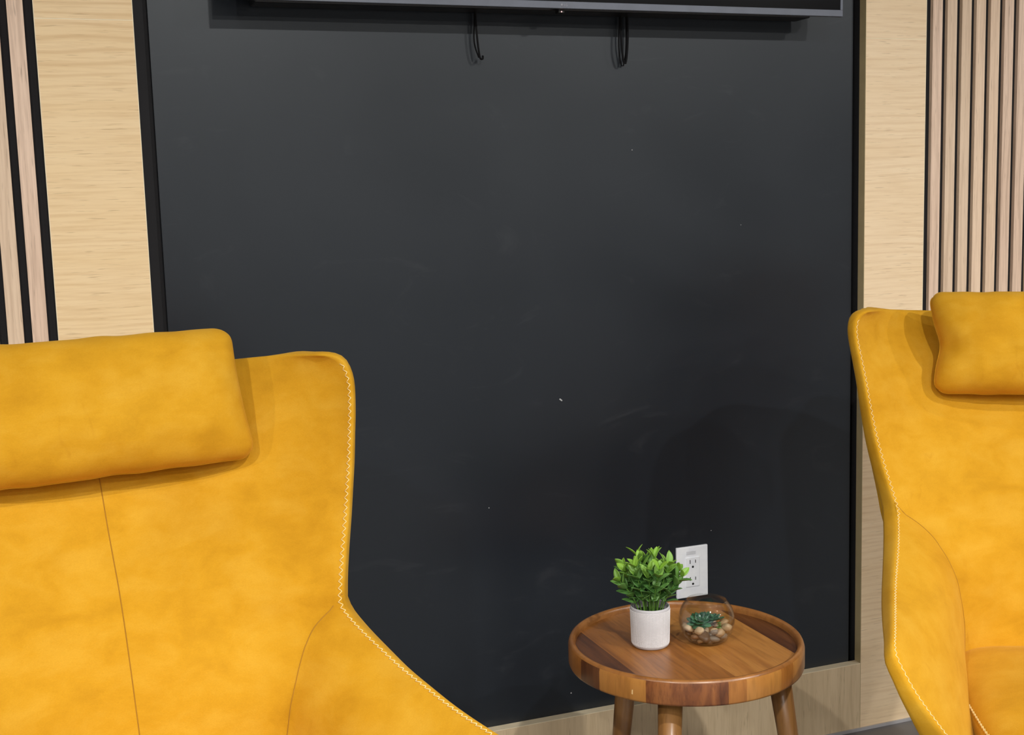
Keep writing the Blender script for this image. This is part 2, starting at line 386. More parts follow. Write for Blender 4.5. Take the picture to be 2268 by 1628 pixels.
def chair(pose, label, cushion_pose, cushion_label):
    root = empty('lounge_chair', (pose[0], pose[1], 0), pose[2]); tag(root, label, 'chair', 'mustard velvet lounge chairs')
    NU, NM, NA = 26, 40, 22      # columns centre..seam, rows upper, columns seam..rim
    NL = 60                      # rows below the waist
    rows = []
    ce, ri = [Vector(p) for p in (interp(CEN, k/(NM-1)) for k in range(NM))], None
    ri = resample(RIM, NM)
    # match centre heights to rim heights
    def cz(z):
        lo, hi = 0.0, 1.0
        for _ in range(30):
            m = (lo+hi)/2
            if interp(CEN, m)[2] > z: lo = m
            else: hi = m
        return Vector(interp(CEN, lo))
    for j in range(NM):
        v = j/(NM-1); R = ri[j]
        C = cz(1.022-(1.022-.680)*v**1.05)
        sig = .72+.24*v
        p = 4.2-1.9*min(1, v*1.1)
        row = []
        for i in range(NU+NA):
            s = sig*i/(NU-1) if i < NU else sig+(1-sig)*(i-NU+1)/NA
            y = C.y+(R.y-C.y)*s**p
            row.append(Vector((R.x*s, y, C.z+(R.z-C.z)*s**2.2)))
        rows.append(row)
    c2, s2, r2_ = resample(CEN2, NL), resample(SM, NL), resample(RIM2, NL)
    for j in range(1, NL):
        v = j/(NL-1)
        # rim advances quickly along the arm, seam follows downwards
        R = r2_[j]; S = s2[j]; C = c2[j]
        row = []
        for i in range(NU):
            s = i/(NU-1)
            row.append(Vector((S.x*s, C.y+(S.y-C.y)*s**2.3, C.z+(S.z-C.z)*s**2.2)))
        k_ = min(1, v*5)
        K = Vector((S.x+(R.x-S.x)*.34, S.y+(R.y-S.y)*(.5+.22*k_), S.z+(R.z-S.z)*.30-.012*k_))
        for i in range(NA):
            t = (i+1)/NA
            row.append(S*(1-t)**2+K*2*t*(1-t)+R*t*t)
        rows.append(row)
    NR = len(rows); NC = NU+NA
    full = [[Vector((-p.x, p.y, p.z)) for p in reversed(r[1:])]+[p.copy() for p in r] for r in rows]
    W = 2*NC-1
    # light smoothing of interior (keeps the boundary)
    for it in range(3):
        new = [[p.copy() for p in r] for r in full]
        for j in range(1, NR-1):
            for i in range(1, W-1):
                if abs(abs(i-(NC-1))-(NU-1)) <= 0 and j > NM: continue
                new[j][i] = full[j][i]*.5+(full[j-1][i]+full[j+1][i]+full[j][i-1]+full[j][i+1])*.125
        full = new
    # gentle fabric unevenness
    N = [[None]*W for _ in range(NR)]
    def normals():
        for j in range(NR):
            for i in range(W):
                a = full[j][min(i+1, W-1)]-full[j][max(i-1, 0)]; b = full[min(j+1, NR-1)][i]-full[max(j-1, 0)][i]
                n = b.cross(a)
                N[j][i] = n.normalized() if n.length > 1e-10 else Vector((0, -1, 0))
        for it in range(14):
            M2 = [r[:] for r in N]
            for j in range(NR):
                for i in range(W):
                    q = N[max(j-1, 0)][i]+N[min(j+1, NR-1)][i]+N[j][max(i-1, 0)]+N[j][min(i+1, W-1)]+N[j][i]
                    M2[j][i] = q.normalized()
            for j in range(NR): N[j] = M2[j]
    normals()
    if N[5][NC-1].y > 0:
        sgn = -1
    else: sgn = 1
    seed = pose[0]*7
    for j in range(1, NR-1):
        for i in range(1, W-1):
            p = full[j][i]; e = min(i, W-1-i)/12; e = min(1, e)*min(1, j/6)
            full[j][i] = p+N[j][i]*sgn*(noise.noise(p*7+Vector((seed, 0, 0)))*.0035+noise.noise(Vector((p.x*9, p.y*9+seed, p.z*26)))*.0012)*e
    normals()
    V, F = [], []
    idx_in = [[0]*W for _ in range(NR)]; idx_out = [[0]*W for _ in range(NR)]
    OUT = [[None]*W for _ in range(NR)]
    for j in range(NR):
        for i in range(W):
            idx_in[j][i] = len(V); V.append(full[j][i])
    def th(j, i):
        c = abs(i-(NC-1))/(NC-1); lower = min(1, max(0, (j-NM)/20))
        e = min(1, (1-c)*5)
        return .026+.026*e*(1-lower)+.02*lower*math.sin(PI*min(1, max(0, (c-.45)/.55)))
    for j in range(NR):
        for i in range(W):
            OUT[j][i] = full[j][i]-N[j][i]*sgn*th(j, i)
    KEYS = [(0, (.011, .020, 0)), (.45, (.013, .024, 0)), (1.0, (.020, .036, -.002)), (1.12, (.020, .022, -.014)), (1.30, (.019, .006, -.024)), (1.46, (.017, .004, -.022)), (1.61, (.008, .006, -.016)), (1.70, (.018, .008, -.014)), (1.84, (.040, .010, -.012)), (2.0, (.050, .012, -.004))]
    def rimoff(j):
        x = j/(NM-1) if j < NM else 1+(j-NM+1)/(NL-1)
        for (x0, a), (x1, b) in zip(KEYS[:-1], KEYS[1:]):
            if x <= x1:
                f = (x-x0)/(x1-x0); return Vector([a[q]+(b[q]-a[q])*f for q in range(3)])
        return Vector(KEYS[-1][1])
    for j in range(0, NR):
        e = rimoff(j); nb = 12 if j < NM else 18
        for i in range(W):
            dd = min(i, W-1-i)
            if dd < nb:
                wt = 1-dd/nb; wt = wt*wt*(3-2*wt); sg_ = -1 if i < NC-1 else 1
                OUT[j][i] = OUT[j][i].lerp(full[j][i]+Vector((e.x*sg_, e.y, e.z)), wt)
    for it in range(6):
        new = [[p.copy() for p in r] for r in OUT]
        for j in range(NR):
            for i in range(W):
                if 0 < i < W-1 and 0 < j < NR-1:
                    new[j][i] = OUT[j][i]*.4+(OUT[j-1][i]+OUT[j+1][i]+OUT[j][i-1]+OUT[j][i+1])*.15
        OUT = new
    loop = [(0, i) for i in range(W)]+[(j, W-1) for j in range(1, NR)]+[(NR-1, i) for i in range(W-2, -1, -1)]+[(j, 0) for j in range(NR-2, 0, -1)]
    for it in range(30):
        D = [OUT[j][i]-full[j][i] for j, i in loop]
        for k, (j, i) in enumerate(loop):
            OUT[j][i] = full[j][i]+(D[k-1]+D[k]*2+D[(k+1) % len(loop)])/4
    for j in range(NR):
        for i in range(W):
            idx_out[j][i] = len(V); V.append(OUT[j][i])
    for j in range(NR-1):
        for i in range(W-1):
            F.append((idx_in[j][i], idx_in[j][i+1], idx_in[j+1][i+1], idx_in[j+1][i]))
            F.append((idx_out[j][i], idx_out[j+1][i], idx_out[j+1][i+1], idx_out[j][i+1]))
    # rolled rim around the border
    loop = [(0, i) for i in range(W)]+[(j, W-1) for j in range(1, NR)]+[(NR-1, i) for i in range(W-2, -1, -1)]+[(j, 0) for j in range(NR-2, 0, -1)]
    SEG = 6; rings = []; BD = []
    for k, (j, i) in enumerate(loop):
        a, b = full[j][i], OUT[j][i]
        inn = full[min(max(j, 3), NR-4)][min(max(i, 8), W-9)] if 0 < j < NR-1 else full[min(max(j, 3), NR-4)][min(max(i, 2), W-3)]
        pa = Vector(full[loop[(k+2) % len(loop)][0]][loop[(k+2) % len(loop)][1]])-Vector(full[loop[k-2][0]][loop[k-2][1]])
        B = a-inn; d = (b-a).normalized(); B -= d*B.dot(d); pa.normalize(); B -= pa*B.dot(pa)
        B = B.normalized() if B.length > 1e-8 else Vector((0, 0, 1))
        BD.append(B)
    for it in range(10):
        BD = [(BD[k-1]+BD[k]*2+BD[(k+1) % len(BD)]).normalized() for k in range(len(BD))]
    for k, (j, i) in enumerate(loop):
        a, b = full[j][i], OUT[j][i]; B = BD[k]
        h = .0045; ids = [idx_in[j][i]]
        for q in range(1, SEG):
            t = PI*q/SEG
            p = (a+b)/2+(a-b)/2*math.cos(t)+B*h*math.sin(t)**.8
            ids.append(len(V)); V.append(p)
        ids.append(idx_out[j][i]); rings.append(ids)
    for k in range(len(rings)):
        A, Bq = rings[k], rings[(k+1) % len(rings)]
        for q in range(SEG): F.append((A[q], A[q+1], Bq[q+1], Bq[q]))
    o = mesh('shell', V, F, VELVET, root, True)
    bm = bmesh.new(); bm.from_mesh(o.data); bmesh.ops.recalc_face_normals(bm, faces=bm.faces); bm.to_mesh(o.data); bm.free()
    for p_ in o.data.polygons: p_.use_smooth = True
    # stitching along both rims
    def zig(side):
        ii = W-1 if side > 0 else 0; st = -8 if side > 0 else 8
        base = [(full[j][ii], (full[j][ii+st]-full[j][ii]).normalized(), N[j][ii]*sgn) for j in range(4, NR-6)]
        L = [0]
        for a, b in zip(base[:-1], base[1:]): L.append(L[-1]+(b[0]-a[0]).length)
        pts = []; s = 0; k = 0; j = 0; pitch = .0052
        while s < L[-1]:
            while j < len(L)-2 and L[j+1] < s: j += 1
            f = (s-L[j])/max(1e-9, L[j+1]-L[j]); p = base[j][0].lerp(base[j+1][0], f); q = base[j][1]; n = base[j][2]
            pts.append(p+q*(.0005 if k % 2 else .0062)+n*.0006)
            s += pitch*(1.15 if k % 2 else .85); k += 1
        # keep corners crisp: doubled points
        V2, F2 = [], []
        for a, b in zip(pts[:-1], pts[1:]):
            v_, f_ = tube_data([a, b], .00062, 5); off = len(V2); V2 += v_; F2 += [tuple(x+off for x in q) for q in f_]
        mesh('stitching', V2, F2, THREAD, root, True)
    zig(1); zig(-1)
    # seams
    ctr = [full[j][NC-1]+N[j][NC-1]*sgn*.0001 for j in range(0, NR-1)]
    tube('back_seam', ctr, .0008, SEAM, root, 6)
    for s in (1, -1):
        tube('arm_seam', [full[NM-2][NC-1+s*(NC-1)]+N[NM-2][NC-1+s*(NC-1)]*sgn*.0002]+[full[j][NC-1+s*(NU-1)]+N[j][NC-1+s*(NU-1)]*sgn*.0001 for j in range(NM+1, NR-2)], .0009, SEAM, root, 6)
    # seat cushion
    def sup(bm_, hw, y0, y1, z0, z1, nx=40, ny=40, ex=5.0, dome=.02):
        V3, F3 = [], []; A, Bn = 72, 28
        for b in range(Bn+1):
            ph = -PI/2+PI*b/Bn
            cp, sp = math.cos(ph), math.sin(ph)
            rr = abs(cp)**.42; zz = math.copysign(abs(sp)**.62, sp)
            for a in range(A):
                t = 2*PI*a/A; ct, st_ = math.cos(t), math.sin(t)
                x = math.copysign(abs(ct)**(2/ex), ct); y = math.copysign(abs(st_)**(2/ex), st_)
                px = hw*x*rr; py = (y0+y1)/2+(y1-y0)/2*y*rr
                pz = (z0+z1)/2+(z1-z0)/2*zz+(dome*(1-(x*rr)**2)*(1-(y*rr)**2) if zz > 0 else 0)
                if y > 0: px *= 1-.10*max(0, y)**3
                V3.append(Vector((px, py, pz+noise.noise(Vector((px, py, pz))*9)*.003)))
        for b in range(Bn):
            for a in range(A): F3.append((b*A+a, b*A+(a+1) % A, (b+1)*A+(a+1) % A, (b+1)*A+a))
        return V3, F3, A, Bn
    V3, F3, A, Bn = sup(None, .221, -.172, -.70, .335, .444, dome=.022)
    cu = mesh('seat_cushion', V3, F3, VELVET, root, True)
    # zigzag along the upper border of the cushion
    rb = int(Bn*.62); ring = [V3[rb*A+a] for a in range(A)]
    ring = resample([tuple(p) for p in ring]+[tuple(ring[0])], 700, 6)
    pts = []
    for k, p in enumerate(ring[::2]):
        c = Vector((0, -.43, p.z)); o_ = (p-c); o_.z = 0; o_.normalize()
        pts.append(p+o_*.0012+Vector((0, 0, .0035 if k % 2 else -.0035)))
    V2, F2 = [], []
    for a, b in zip(pts[:-1], pts[1:]):
        v_, f_ = tube_data([a, b], .0006, 5); off = len(V2); V2 += v_; F2 += [tuple(x+off for x in q) for q in f_]
    mesh('stitching', V2, F2, THREAD, cu, True)
    boxo('seat_base', (-.205, -.60, .27), (.205, -.16, .36), VELVET, root, .03)
    # swivel foot
    MET = bpy.data.materials.get('dark_base_metal') or plain('dark_base_metal', (.03, .03, .032), .35, .8)
    lathe('pedestal', [(.03, .0), (.03, .28)], MET, root, 32).location = (0, -.38, 0)
    lathe('foot_plate', [(.0001, 0), (.27, 0), (.27, .006), (.25, .012), (.04, .016), (.0001, .016)], MET, root, 64).location = (0, -.38, 0)
    # head cushion
    cp = cushion_pose
    er = empty('headrest_cushion', (0, 0, 0)); er2 = er
    tag(er, cushion_label, 'cushion', 'headrest cushions on the lounge chairs')
    m_ = Matrix.Translation((pose[0], pose[1], 0)) @ Matrix.Rotation(pose[2], 4, 'Z') @ Matrix.Translation(cp['loc']) @ Matrix.Rotation(cp.get('yaw', 0), 4, 'Z') @ Matrix.Rotation(cp['tilt'], 4, 'X') @ Matrix.Rotation(cp.get('roll', 0), 4, 'Y')
    er.matrix_world = m_
    hw, hh, hd = cp['size']
    V4, F4 = [], []; n1, n2 = 90, 46
    def pil(u, v, side):
        # u,v in -1..1
        cr = .10
        # outline: slight pinched sides, corners soft
        x = u*hw*(1-.035*(1-v*v)*abs(u)**3); z = v*hh*(1-.05*(1-u*u)*0)
        # corner rounding
        ku, kv = abs(u), abs(v)
        d = max(0, (ku-.86)/.14)**2*max(0, (kv-.72)/.28)**2
        x *= 1-.045*d; z *= 1-.10*d
        x += cp.get('shear', 0)*z*max(0, u) + cp.get('shearl', 0)*z*max(0, -u)
        z += cp.get('arch', 0)*hh*(1-u*u)*0
        eu, ev = max(0, 1-ku**5.0), max(0, 1-kv**3.0)
        t = hd*(eu**.42)*(ev**.50)
        # crumples near the short ends
        t -= .020*max(0, ku-.72)/.28*math.exp(-((v+.15+.5*(ku-.8))/.16)**2)*eu**.3*cp.get('fold', 0)*(1 if u < 0 else .3)
        x -= math.copysign(1, u)*.010*cp.get('fold', 0)*max(0, ku-.8)/.2*math.exp(-((v+.05)/.35)**2)
        t += noise.noise(Vector((u*2.6+seed, v*1.6, side)))*.007*eu**.5*ev**.5+noise.noise(Vector((u*9, v*4+seed, side)))*.0022*eu**.5*ev**.5
        z += noise.noise(Vector((u*5, seed, 3)))*.0028
        y = -t if side < 0 else t*.75
        bend = cp.get('bend', .0)*(u*u)
        return Vector((x, y-bend, z))
    for side in (-1, 1):
        off = len(V4)
        for b in range(n2+1):
            for a in range(n1+1): V4.append(pil(math.sin((-1+2*a/n1)*PI/2), math.sin((-1+2*b/n2)*PI/2), side))
        for b in range(n2):
            for a in range(n1):
                q = [off+b*(n1+1)+a, off+b*(n1+1)+a+1, off+(b+1)*(n1+1)+a+1, off+(b+1)*(n1+1)+a]
                F4.append(tuple(q if side < 0 else q[::-1]))
    po = mesh('cover', V4, F4, VELVET, er, True)
    bm = bmesh.new(); bm.from_mesh(po.data); bmesh.ops.remove_doubles(bm, verts=bm.verts, dist=.0004); bmesh.ops.recalc_face_normals(bm, faces=bm.faces); bm.to_mesh(po.data); bm.free()
    # welted closing seam round the border
    bp = [pil(math.sin((-1+2*a/n1)*PI/2), -1, -1) for a in range(n1+1)]+[pil(1, math.sin((-1+2*b/n2)*PI/2), -1) for b in range(1, n2+1)]+[pil(math.sin((1-2*a/n1)*PI/2), 1, -1) for a in range(1, n1+1)]+[pil(-1, math.sin((1-2*b/n2)*PI/2), -1) for b in range(1, n2+1)]
    tube('edge_seam', bp, .0012, VELVET, er, 6)
    return root

chair((.05226, -.45141, .15199), 'mustard velvet wingback lounge chair on the left, in front of the left oak post',
      dict(loc=(.004, -.010, .988), tilt=math.radians(-19), size=(.216, .103, .058), yaw=0, roll=0, shear=-.05, shearl=0, bend=.004),
      'mustard velvet head cushion resting on the left lounge chair')
chair((1.78126, -.48464, -.49684), 'mustard velvet wingback lounge chair on the right, beside the side table and slatted cladding',
      dict(loc=(0.004, -.010, .972), tilt=math.radians(-19), size=(.210, .100, .058), yaw=0, roll=0, fold=1, shear=0, shearl=0, bend=.004),
      'mustard velvet head cushion resting on the right lounge chair')

# ------------------------------------------------------------------ side table
TX, TY, TZ, TR = 1.027, -.4429, .48448, .21
def wood(name, a, b, c, rot=(0, 0, 0), s=(14, 1.2, 14), loc=(0,0,0), sc_=1.3):
    t = NT(name); v = t.coord(scale=s, rot=rot, loc=loc)
    n1 = t.noise(v, 1.3*sc_, 5, .6, .8); n2 = t.noise(v, 9*sc_, 3, .6, .2)
    base = t.ramp(n1, [(.28, c), (.5, b), (.72, a)])
    base = t.mix(t.math('MULTIPLY', t.ramp(n2, [(.35, (1, 1, 1)), (.5, (0, 0, 0))]), .30), base, tuple(x*.55 for x in c))
    return t.set(Base_Color=base, Roughness=.34, Specular_IOR_Level=.5, Coat_Weight=.25, Coat_Roughness=.25)
W_MID = wood('honey_wood', (.40, .165, .035), (.31, .115, .022), (.17, .058, .012))
W_LIGHT = wood('amber_wood', (.54, .25, .062), (.46, .20, .045), (.33, .125, .026), loc=(2, 1, 0))
W_DARK = wood('dark_wood', (.15, .052, .014), (.085, .027, .008), (.040, .012, .005), loc=(5, 3, 1))
W_FIG = wood('figured_wood', (.30, .110, .030), (.19, .062, .018), (.085, .024, .008), loc=(7, 3, 1), s=(16, 16, 3.5), rot=(0, .5, 0), sc_=1.7)
V_MID = wood('honey_wood_upright', (.40, .165, .035), (.34, .13, .026), (.25, .088, .016), s=(13, 13, 1.2), sc_=1.3)
V_LIGHT = wood('amber_wood_upright', (.47, .215, .050), (.43, .185, .040), (.35, .14, .03), s=(9, 9, 1.2), loc=(2, 1, 0))
V_DARK = wood('dark_wood_upright', (.17, .060, .016), (.125, .040, .011), (.07, .021, .007), s=(18, 18, 1.5), loc=(5, 3, 1), sc_=1.6)
LEGW = wood('leg_wood', (.36, .175, .055), (.31, .145, .042), (.23, .10, .028), s=(16, 16, 1.0))
RIMW = wood('rim_wood', (.36, .155, .040), (.31, .125, .030), (.21, .078, .019), s=(6, 6, 6))
def table():
    root = empty('side_table', (TX, TY, 0)); tag(root, 'round wooden tray-top side table on splayed legs between the two lounge chairs', 'table')
    ca = math.radians(-118.3)   # direction of the viewer's side
    # floor of the tray: boards as real strips
    bounds = [(-.25, -.146, W_DARK), (-.146, .000, W_MID), (.000, .148, W_LIGHT), (.148, .25, W_DARK)]
    r = .1965
    def clip(x): return math.sqrt(max(0, r*r-x*x))
    V, F, mi, mats = [], [], [], []
    for a, b, m_ in bounds:
        a2, b2 = max(a, -r), min(b, r)
        if m_ not in mats: mats.append(m_)
        n = 28
        lo = len(V); tilt = .06 if a2 > -.1 else 0
        for k in range(n+1):
            x = a2+(b2-a2)*k/n
            y = clip(x); V += [Vector((x, -y, TZ-.012)), Vector((x, y, TZ-.012)), Vector((x, -y, TZ-.030)), Vector((x, y, TZ-.030))]
        for k in range(n):
            q = lo+4*k
            F.append((q, q+4, q+5, q+1)); F.append((q+2, q+3, q+7, q+6)); mi += [mats.index(m_)]*2
    o = mesh('tray_floor', V, F, None, root, False, mi, mats)
    # rim and side band from glued blocks, boundaries by angle
    def bx(px): return math.asin(max(-1, min(1, (px-1520)/262)))
    marks = [(-PI/2-.25, V_LIGHT), (-PI/2+.03, V_MID), (bx(1296), V_DARK), (bx(1339), V_LIGHT), (bx(1440), W_FIG), (bx(1606), V_MID), (bx(1642), V_LIGHT), (bx(1717), V_MID), (bx(1747), V_LIGHT), (bx(1782), V_DARK), (PI/2+.25, V_MID), (2.2, V_DARK), (2.7, V_LIGHT), (3.2, V_MID), (3.9, V_DARK)]
    # profile of the band (radius, z)
    band = [(TR-.0015, TZ-.0045), (TR, TZ-.010), (TR, TZ-.040), (TR-.0015, TZ-.0438), (TR-.004, TZ-.045)]
    mats = []; V, F, mi = [], [], []; n = 240
    for k in range(n):
        a = ca+2*PI*k/n
        for (rr, z) in band: V.append(Vector((rr*math.cos(a), rr*math.sin(a), z)))
    m_ = len(band)
    for k in range(n):
        # image-right is counter-clockwise from the viewer's side
        ang = ((2*PI*(k+.5)/n)+PI/2+.25) % (2*PI)-PI/2-.25
        sel = marks[0][1]
        for (s0, mm) in marks:
            if ang >= s0: sel = mm
        if sel not in mats: mats.append(sel)
        for q in range(m_-1):
            F.append((k*m_+q, k*m_+q+1, ((k+1) % n)*m_+q+1, ((k+1) % n)*m_+q)); mi.append(mats.index(sel))
    mesh('side_band', V, F, None, root, True, mi, mats)
    lathe('rim', [(TR-.0015, TZ-.0045), (TR-.003, TZ-.0015), (TR-.006, TZ), (TR-.0095, TZ-.0006), (TR-.012, TZ-.003), (TR-.0128, TZ-.0075), (TR-.0135, TZ-.0122)], RIMW, root, 160, cap=False)
    lathe('underside', [(.0001, -.0), (TR-.004, 0)], V_DARK, root, 120).location = (0, 0, TZ-.045)
    for a, rr in ((-10, .145), (104, .168), (222, .155)):
        d = ca+math.radians(a); u = Vector((math.cos(d), math.sin(d), 0))
        top = u*rr+Vector((0, 0, TZ-.0445)); bot = u*(rr+.065)+Vector((0, 0, .002))
        tube('leg', [bot, bot.lerp(top, .02), bot.lerp(top, .5), top], [.0125, .0135, .0175, .0215], LEGW, root, 28)
    # a small chip in the band
    a = ca+bx(1411); c = Vector((math.cos(a), math.sin(a), 0))
    p = c*(TR+.0001)+Vector((0, 0, TZ-.028)); tng = Vector((-c.y, c.x, 0))
    tag(mesh('chip', [p+tng*.0012+Vector((0, 0, .004)), p-tng*.001+Vector((0, 0, .0035)), p-tng*.0016-Vector((0, 0, .004)), p+tng*.0010-Vector((0, 0, .0045))], [(0, 1, 2, 3)], plain('raw_wood', (.75, .50, .22), .7), root), 'pale chipped spot')
table()
TF = TZ-.012

# ------------------------------------------------------------------ potted plant
def plant():
    random.seed(11)
    root = empty('potted_plant', (TX-.060, TY+.018, TF)); tag(root, 'small leafy green artificial plant in a white woven-texture pot on the side table', 'plant')
    PM = plain('shaded_ceramic', (.50, .49, .51), .6)  # body greyed to paint shade into the grooves between the raised squares
    R, H = .0355, .0745
    prof = [(.0001, .0004), (R*.84, .0004), (R*.92, .0030), (R*.95, .008), (R*.985, .04), (R, H-.006), (R*.995, H-.002), (R*.965, H), (R*.92, H-.001), (R*.90, H-.006), (R*.89, .02), (.0001, .02)]
    pot = lathe('pot', prof, PM, root, 96)
    # raised woven squares on the outside
    V, F = [], []; NA, NZ = 88, 26; z0, z1 = .0055, H-.0055
    def rad(z):
        f = (z-.008)/(H-.014); return R*(.95+.05*max(0, min(1, f))) if z >= .008 else R*(.92+.03*(z-.003)/.005)
    for a in range(NA):
        for k in range(NZ):
            t0, t1 = 2*PI*(a+.17)/NA, 2*PI*(a+.83)/NA
            za, zb = z0+(z1-z0)*(k+.17)/NZ, z0+(z1-z0)*(k+.83)/NZ
            off = len(V); tm, dm = (t0+t1)/2, (t1-t0)/2*.62; zm, dz = (za+zb)/2, (zb-za)/2*.62
            for (q0, q1, y0, y1, e) in ((t0, t1, za, zb, -.0001), (tm-dm, tm+dm, zm-dz, zm+dz, .00055)):
                for (t, z) in ((q0, y0), (q1, y0), (q1, y1), (q0, y1)):
                    rr = rad(z)+e; V.append((rr*math.cos(t), rr*math.sin(t), z))
            F.append((off+4, off+5, off+6, off+7))
            for q in range(4): F.append((off+q, off+(q+1) % 4, off+4+(q+1) % 4, off+4+q))
    mesh('woven_texture', V, F, plain('white_relief', (.82, .81, .82), .55), pot)
    soil = lathe('moss', [(.0001, H-.012), (R*.6, H-.011), (R*.90, H-.014)], plain('moss_green', (.02, .06, .012), .9, bump=(200, 1)), root, 40)
    # leaves
    t = NT('leaf_green'); g = t.node('ShaderNodeNewGeometry'); at = t.node('ShaderNodeAttribute', attribute_name='young')
    rnd = t.ramp(g.outputs['Random Per Island'], [(0, (.045, .145, .028)), (.5, (.085, .22, .045)), (1, (.15, .31, .075))])
    c = t.mix(at.outputs['Fac'], rnd, (.26, .48, .04))
    c = t.mix(t.math('MULTIPLY', t.noise(t.coord(), 260, 3), .25), c, (.16, .34, .10))
    t.bump(t.noise(t.coord(), 500, 2), .1, .0005)
    LEAF = t.set(Base_Color=c, Roughness=.42, Specular_IOR_Level=.45, Subsurface_Weight=.0, Transmission_Weight=0)
    STEM = plain('stem_green', (.10, .22, .03), .6)
    V, F, yg = [], [], []
    def leaf(base, d, up_, L, Wd, young):
        d = d.normalized(); side = d.cross(up_).normalized(); nrm = side.cross(d).normalized()
        off = len(V); n = 7
        cv = random.uniform(.0, .16)
        for k in range(n+1):
            s = k/n; wd = Wd*(math.sin(PI*s**.9)**.72 if 0 < s < 1 else 0.03)
            c_ = base+d*(L*s)-nrm*(cv*L*s*s)+nrm*(.02*L)
            for q in (-1, -.5, 0, .5, 1):
                V.append(c_+side*(wd*q)+nrm*(abs(q)*wd*.42)); yg.append(young)
        for k in range(n):
            for q in range(4): F.append((off+k*5+q, off+k*5+q+1, off+(k+1)*5+q+1, off+(k+1)*5+q))
    vd = Vector((-.44, -.85, .35))
    vr = Vector((.89, -.46, 0))
    tips = []
    for k in range(19):
        a = 2.399*k; rr = .058*math.sqrt((k+.5)/19)
        tip = Vector((rr*math.cos(a)*1.0, rr*math.sin(a), .176-.42*rr-.030*random.random()))
        tips.append(tip)
    for k, tip in enumerate(tips):
        b = Vector((tip.x*.36, tip.y*.36, H-.014)); m_ = b.lerp(tip, .5)+Vector((-tip.x*.10, -tip.y*.10, 0))
        path = resample([tuple(b), tuple(m_), tuple(tip)], 12)
        tube('stem', path, .0011, STEM, root, 6)
        nn = 6
        ph = random.random()*6
        for q in range(nn):
            s = .36+.64*q/(nn-1); p = path[min(11, int(s*11))]
            ax = (path[min(11, int(s*11)+1)]-path[max(0, int(s*11)-1)]).normalized()
            for side in (0, 1):
                an = ph+q*1.57+side*PI
                o_ = ax.orthogonal().normalized(); o2 = ax.cross(o_)
                out = o_*math.cos(an)+o2*math.sin(an)
                lift = .75+.75*(q/(nn-1))+random.uniform(-.25, .25)
                d = (out+ax*lift+Vector((0, 0, .15))).normalized()
                L = random.uniform(.026, .035)*(1 if q < nn-1 else .8)*(1.0 if q > 0 else .85)
                hgt = (p.z-.09)/.08
                yv = max(0, min(1, (q-3.0)/2.4+random.uniform(-.35, .3)))*max(.2, min(1, hgt+.35))
                leaf(p, d, ax, L, L*random.uniform(.22, .28), yv)
        if k < 6: leaf(path[-1], (path[-1]-path[-2]).normalized()+Vector((random.uniform(-.4, .4), random.uniform(-.4, .4), .2)), Vector((.3, .8, .1)), .022, .0048, .9)
    fo = mesh('foliage', V, F, LEAF, root, True)
    at = fo.data.attributes.new('young', 'FLOAT', 'POINT'); at.data.foreach_set('value', yg)
    sm = fo.modifiers.new('thickness', 'SOLIDIFY'); sm.thickness = .0004
plant()

